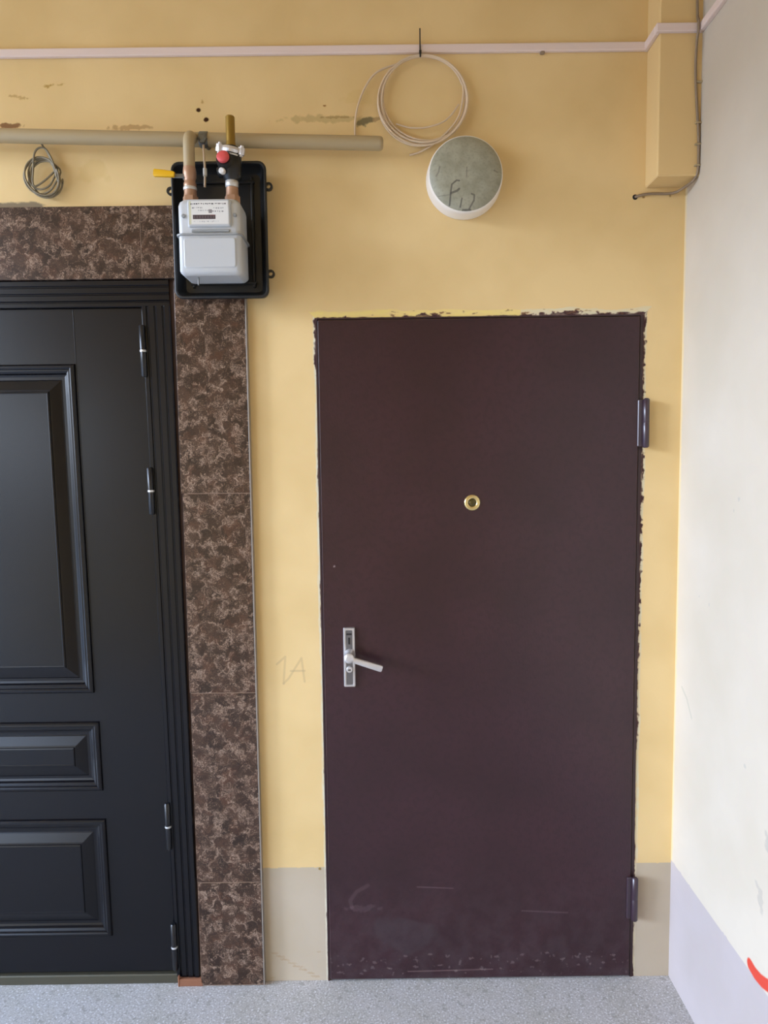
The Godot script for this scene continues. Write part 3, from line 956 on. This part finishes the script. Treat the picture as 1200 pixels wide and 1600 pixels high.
	lathe(st, [[0.013, 0.0], [0.0145, 0.020], [0.012, 0.026]], Vector3(rx - 0.012, 2.382, 0.10), Vector3(-1, -0.25, 0.1), 18)
	cbox(st, Vector3(rx + 0.008, 2.36, 0.085), Vector3(rx + 0.026, 2.428, 0.112), 0.005)
	part("regulator_body", st, M.plastic_black, o)
	st = S()
	lathe(st, [[0.0155, 0.0], [0.0165, 0.003], [0.0165, 0.009], [0.0140, 0.0115], [0.006, 0.0125]], Vector3(rx - 0.0135, 2.4022, 0.133), Vector3(-0.10, 0.32, 1.0), 24)
	part("cap", st, M.red, o, "red cap")
	st = S()
	lathe(st, [[0.0080, 0.0], [0.0085, 0.010], [0.0060, 0.013]], Vector3(rx - 0.0185, 2.372, 0.122), Vector3(-0.1, -0.1, 1.0), 16)
	part("plug", st, M.white_plastic, o, "small white plug")
	st = S()
	lathe(st, [[0.0185, 0.0], [0.0185, 0.022]], Vector3(rx, 2.421, 0.10), V, 22)
	part("gasket", st, M.plastic_black, o)
	var tilt := Vector3(0.16, 1.0, 0.12).normalized()
	st = S()
	lathe(st, [[0.0195, -0.008], [0.0245, -0.007], [0.0265, 0.0], [0.0245, 0.007], [0.0195, 0.008], [0.0195, -0.008]], Vector3(rx, 2.434, 0.10), tilt, 28, false, false, -1)
	for s in [-1.0, 1.0]:
		lathe(st, [[0.0095, -0.009], [0.0100, 0.0], [0.0095, 0.009]], Vector3(rx + s * 0.029, 2.434 - s * 0.005, 0.106), tilt, 6, true, true, -1)
		lathe(st, [[0.0052, -0.014], [0.0052, 0.014]], Vector3(rx + s * 0.029, 2.434 - s * 0.005, 0.106), tilt, 12)
	part("clamp", st, M.chrome, o, "chrome clamp ring with two bolts")
	st = S()
	lathe(st, [[0.020, -0.002], [0.0225, 0.0], [0.020, 0.002]], Vector3(rx + 0.003, 2.4215, 0.10), tilt, 24, false, false)
	part("clamp_ring", st, M.white_plastic, o)
	st = S()
	lathe(st, [[0.0135, 0.0], [0.0128, 0.012], [0.0122, 0.014], [0.0122, 0.078], [0.0108, 0.080], [0.0090, 0.080], [0.0085, 0.070]], Vector3(rx, 2.442, 0.10), V, 20, true, true, -1)
	part("nipple", st, M.olive_brass, o, "worn brass nipple pointing up")
	# thin tube from the bracket into the tray
	o = thing("impulse_tube", Vector3(-0.475, 2.40, 0.07), "thin pale tube dropping from the pipe bracket into the black tray", "tube")
	st = S()
	tube(st, smooth_path([Vector3(-0.4745, 2.462, 0.070), Vector3(-0.4735, 2.43, 0.070), Vector3(-0.4735, 2.395, 0.066), Vector3(-0.4765, 2.355, 0.06)], 0.01), 0.0032, 8)
	part("tube_wire", st, M.cable_white, o)
	st = S()
	lathe(st, [[0.0055, 0.0], [0.0055, 0.02]], Vector3(-0.4735, 2.382, 0.0655), V, 10)
	part("sleeve", st, M.white_plastic, o)

func paint_label() -> Image:
	var im := Image.create(256, 138, false, Image.FORMAT_RGB8)
	im.fill(rgb(226, 224, 220))
	im.fill_rect(Rect2i(0, 0, 14, 138), rgb(206, 204, 176))
	var g := RandomNumberGenerator.new()
	g.seed = 8
	# print too small to read in the photograph: rows of short grey dashes
	for row in [[12, 10, 150, 90], [12, 150, 236, 70], [36, 20, 90, 150], [52, 60, 120, 170], [38, 160, 230, 150], [58, 150, 226, 140], [118, 30, 200, 190]]:
		var x: int = row[1]
		while x < row[2]:
			var w := g.randi_range(4, 12)
			var t: int = row[3] + g.randi_range(-25, 25)
			im.fill_rect(Rect2i(x, row[0], w, g.randi_range(5, 9)), rgb(t, t, t))
			x += w + g.randi_range(3, 9)
	im.fill_rect(Rect2i(128, 50, 22, 22), rgb(140, 134, 134))
	im.fill_rect(Rect2i(24, 82, 148, 26), rgb(72, 60, 64))
	for k in 8:
		im.fill_rect(Rect2i(29 + k * 18, 87, 10, 16), rgb(96, 86, 88))
	im.fill_rect(Rect2i(136, 82, 36, 4), rgb(120, 70, 74))
	return im

# ---------------------------------------------------------------- lamp
func lamp() -> void:
	var o := thing("wall_lamp", Vector3(0.2385, 2.383, 0.0), "round white wall lamp with a dusty grey glass cover, unlit, above the maroon door", "lamp")
	var c := Vector3(0.2385, 2.383, 0.0)
	var z := Vector3(0, 0, 1)
	var st := S()
	lathe(st, [[0.103, 0.0], [0.106, 0.004], [0.106, 0.010], [0.1035, 0.046], [0.1015, 0.056], [0.0985, 0.057], [0.0955, 0.055]], c, z, 56, true, false)
	part("pan", st, M.lamp_pan, o, "white cylindrical lamp body")
	st = S()
	var gm := mat(Color.WHITE, 0.42, 0.0, 0.4)
	gm.albedo_texture = tex(paint_lamp())
	# domed glass with planar texture coordinates
	st.set_smooth_group(1)
	var prof := [[0.0, 0.0765], [0.03, 0.0755], [0.058, 0.0725], [0.080, 0.068], [0.094, 0.062], [0.1005, 0.0555]]
	for i in prof.size() - 1:
		for j in 56:
			var p := []
			for k in [[i, j], [i, j + 1], [i + 1, j + 1], [i + 1, j]]:
				var a: float = TAU * k[1] / 56.0
				var r: float = prof[k[0]][0]
				p.append(c + Vector3(cos(a) * r, sin(a) * r, prof[k[0]][1]))
			var uv := p.map(func(v): return Vector2(0.5 + (v.x - c.x) / 0.2, 0.5 - (v.y - c.y) / 0.2))
			if i == 0:
				tri(st, p[0], p[2], p[3], uv[0], uv[2], uv[3])
			else:
				quad(st, p[0], p[1], p[2], p[3], (p[0] - c).normalized(), uv)
	part("glass_cover", st, gm, o, "frosted grey glass with dark scribbles")

func paint_lamp() -> Image:
	var n1 := noise(0.012, 71, 4)
	var n2 := noise(0.06, 72, 3)
	var im := image_from(320, 320, func(px: int, py: int) -> Color:
		var c := rgb(166, 163, 144).lerp(rgb(150, 148, 128), clampf(0.4 + n1.get_noise_2d(px, py), 0.0, 1.0))
		return c.lerp(rgb(128, 128, 110), clampf(n2.get_noise_2d(px, py) * 0.8 - 0.08, 0.0, 0.3)))
	var ink := rgb(74, 70, 66)
	var s := 320.0
	var P := func(a: Array) -> Array: return a.map(func(q): return Vector2(q[0], q[1]))
	stroke(im, s, 0.0, 1.0, P.call([[0.40, 0.38], [0.365, 0.385], [0.30, 0.335], [0.29, 0.26], [0.275, 0.08]]), 0.022, ink, 0.6)
	stroke(im, s, 0.0, 1.0, P.call([[0.29, 0.225], [0.37, 0.25], [0.40, 0.275]]), 0.028, ink, 0.6)
	stroke(im, s, 0.0, 1.0, P.call([[0.44, 0.155], [0.42, 0.05]]), 0.018, ink, 0.6)
	stroke(im, s, 0.0, 1.0, P.call([[0.57, 0.21], [0.61, 0.195], [0.605, 0.13], [0.545, 0.03]]), 0.022, ink, 0.5)
	stroke(im, s, 0.0, 1.0, P.call([[0.46, 0.012], [0.56, 0.012]]), 0.03, ink, 0.6)
	stroke(im, s, 0.0, 1.0, P.call([[0.505, 0.55], [0.50, 0.43]]), 0.016, ink, 0.3)
	stroke(im, s, 0.0, 1.0, P.call([[0.14, 0.58], [0.12, 0.50], [0.09, 0.46]]), 0.02, ink, 0.3)
	stroke(im, s, 0.0, 1.0, P.call([[0.88, 0.52], [0.93, 0.50]]), 0.02, ink, 0.3)
	stroke(im, s, 0.0, 1.0, P.call([[0.12, 0.20], [0.29, 0.205]]), 0.008, ink, 0.35)
	return im

# ---------------------------------------------------------------- cables
func cables() -> void:
	# flat trunking in three runs, round the boxed column
	var o := thing("cable_trunking", Vector3(0.0, 2.736, 0.0), "narrow pinkish white cable trunking along the wall top and round the boxed column", "cable trunking")
	var st := S()
	cbox(st, Vector3(-2.2, 2.726, 0.0), Vector3(0.7525, 2.748, 0.013), 0.002)
	part("wall_run", st, M.conduit, o)
	st = S()
	cbox(st, Vector3(0.7395, 2.7255, 0.0), Vector3(0.7525, 2.7475, 0.0865), 0.002)
	part("side_run", st, M.conduit, o)
	st = S()
	cbox(st, Vector3(0.7395, 2.7255, 0.0875), Vector3(0.852, 2.7475, 0.1005), 0.002)
	part("column_run", st, M.conduit, o)
	st = S()
	cbox(st, Vector3(0.853, 2.7255, 0.0875), Vector3(RX + 0.001, 2.7475, 1.6), 0.002)
	part("side_wall_run", st, M.conduit, o)
	st = S()
	cbox(st, Vector3(0.452, 2.7205, 0.0), Vector3(0.464, 2.7285, 0.0115), 0.002)
	part("clip", st, M.cable_dark, o)
	# dark cable down the corner and into the wall
	o = thing("corner_cable", Vector3(0.85, 2.34, 0.09), "thin brown cable down the boxed column's corner, bending left into a hole in the wall", "cable")
	st = S()
	tube(st, smooth_path([Vector3(0.8475, 3.25, 0.091), Vector3(0.8475, 2.9, 0.091), Vector3(0.8475, 2.765, 0.098), Vector3(0.8475, 2.752, 0.105), Vector3(0.8475, 2.736, 0.106), Vector3(0.8475, 2.720, 0.105), Vector3(0.8475, 2.705, 0.098), Vector3(0.8485, 2.63, 0.091), Vector3(0.853, 2.55, 0.092), Vector3(0.8595, 2.47, 0.092), Vector3(0.8615, 2.40, 0.092), Vector3(0.8605, 2.365, 0.088),
		Vector3(0.856, 2.352, 0.070), Vector3(0.846, 2.346, 0.045), Vector3(0.835, 2.343, 0.015), Vector3(0.815, 2.3425, 0.0045), Vector3(0.77, 2.343, 0.004), Vector3(0.745, 2.3405, 0.004), Vector3(0.726, 2.336, 0.002), Vector3(0.722, 2.335, -0.01)], 0.01), 0.0036, 8)
	var cb := part("cable_sheath", st, M.cable_dark, o)
	for y in [2.60, 2.495, 2.44, 2.385]:
		st = S()
		cbox(st, Vector3(0.851, y - 0.002, 0.086), Vector3(RX + 0.001, y + 0.002, 0.0965), 0.0008)
		part("clip", st, M.pipe, o)
	st = S()
	lathe(st, [[0.0075, 0.0], [0.0065, 0.0012]], Vector3(0.724, 2.3355, 0.0), Vector3(0, 0, 1), 14)
	part("hole", st, M.dark, o)
	# coil of white cable on the trunking, tied at its top
	o = thing("cable_coil", Vector3(0.122, 2.49, 0.012), "coil of white cable tied to the trunking above the round lamp", "cable coil")
	st = S()
	var g := RandomNumberGenerator.new()
	g.seed = 5
	var pts := [Vector3(-0.064, 2.507, 0.006), Vector3(-0.065, 2.53, 0.006), Vector3(-0.058, 2.58, 0.009), Vector3(-0.035, 2.635, 0.012), Vector3(0.0, 2.675, 0.014)]
	var loops := 7
	var prev := 0.112
	var pdx := 0.0
	for k in loops:
		var r := 0.108 + g.randf_range(0.0, 0.013)
		var dx := g.randf_range(-0.008, 0.008)
		var zz := 0.0135 + 0.0030 * (k % 4)
		for j in (28 if k < loops - 1 else 38):
			var t := j / 28.0
			var a := 0.25 * TAU + (0.09 - t) * TAU
			var rr := lerpf(prev, r, t)
			var ddx := lerpf(pdx, dx, t)
			var down := 0.5 - 0.5 * sin(a)
			pts.append(Vector3(0.126 + cos(a) * rr * 1.03 + ddx * down, 2.7155 - rr + sin(a) * rr - 0.0006 * k, zz + 0.004 * sin(a * 3.0 + k) * down))
		prev = r
		pdx = dx
	pts.append_array([Vector3(0.222, 2.548, 0.02), Vector3(0.17, 2.492, 0.016), Vector3(0.12, 2.464, 0.008), Vector3(0.087, 2.456, 0.004)])
	tube(st, smooth_path(pts, 0.008), 0.0028, 7)
	part("cable_loops", st, M.cable_white, o)
	st = S()
	tube(st, smooth_path([Vector3(0.05, 2.537, 0.012), Vector3(0.09, 2.526, 0.012), Vector3(0.14, 2.527, 0.013), Vector3(0.19, 2.545, 0.014), Vector3(0.225, 2.585, 0.015)], 0.01), 0.0024, 7)
	part("stray_loop", st, M.cable_white, o)
	o = thing("cable_tie", Vector3(0.118, 2.712, 0.02), "black cable tie round the white coil, its tail sticking up past the trunking", "cable tie")
	st = S()
	cbox(st, Vector3(0.1165, 2.722, 0.0145), Vector3(0.1200, 2.7875, 0.0165), 0.0006)
	cbox(st, Vector3(0.1150, 2.716, 0.0140), Vector3(0.1215, 2.7245, 0.0285), 0.001)
	cbox(st, Vector3(0.1160, 2.706, 0.0240), Vector3(0.1205, 2.720, 0.0285), 0.001)
	part("tie_strap", st, M.plastic_black, o)
	# small grey coil under the pipe on the left
	o = thing("wire_coil", Vector3(-0.935, 2.35, 0.02), "small tangled coil of grey wire hanging under the gas pipe above the marble", "wire coil")
	st = S()
	pts = [Vector3(-0.942, 2.512, 0.018), Vector3(-0.934, 2.488, 0.020), Vector3(-0.920, 2.468, 0.022), Vector3(-0.905, 2.430, 0.024), Vector3(-0.891, 2.385, 0.022)]
	g.seed = 9
	for k in 5:
		var cx := -0.9365 + g.randf_range(-0.006, 0.006)
		var cy := 2.404 + g.randf_range(-0.008, 0.008)
		var rx := 0.042 + g.randf_range(-0.006, 0.006)
		var ry := 0.050 + g.randf_range(-0.008, 0.005)
		var tl := g.randf_range(-0.5, 0.5)
		for j in 16:
			var a := -0.1 - TAU * j / 16.0
			var q := Vector2(cos(a) * rx, sin(a) * ry).rotated(tl)
			pts.append(Vector3(cx + q.x, cy + q.y, 0.014 + 0.005 * (k % 3) + 0.003 * sin(a * 2.0 + k)))
	pts.append_array([Vector3(-0.958, 2.375, 0.026), Vector3(-0.958, 2.43, 0.027), Vector3(-0.953, 2.465, 0.026), Vector3(-0.940, 2.478, 0.025), Vector3(-0.922, 2.474, 0.026), Vector3(-0.906, 2.445, 0.026), Vector3(-0.896, 2.41, 0.024)])
	tube(st, smooth_path(pts, 0.006), 0.0027, 7)
	part("wire_loops", st, M.cable_grey, o)
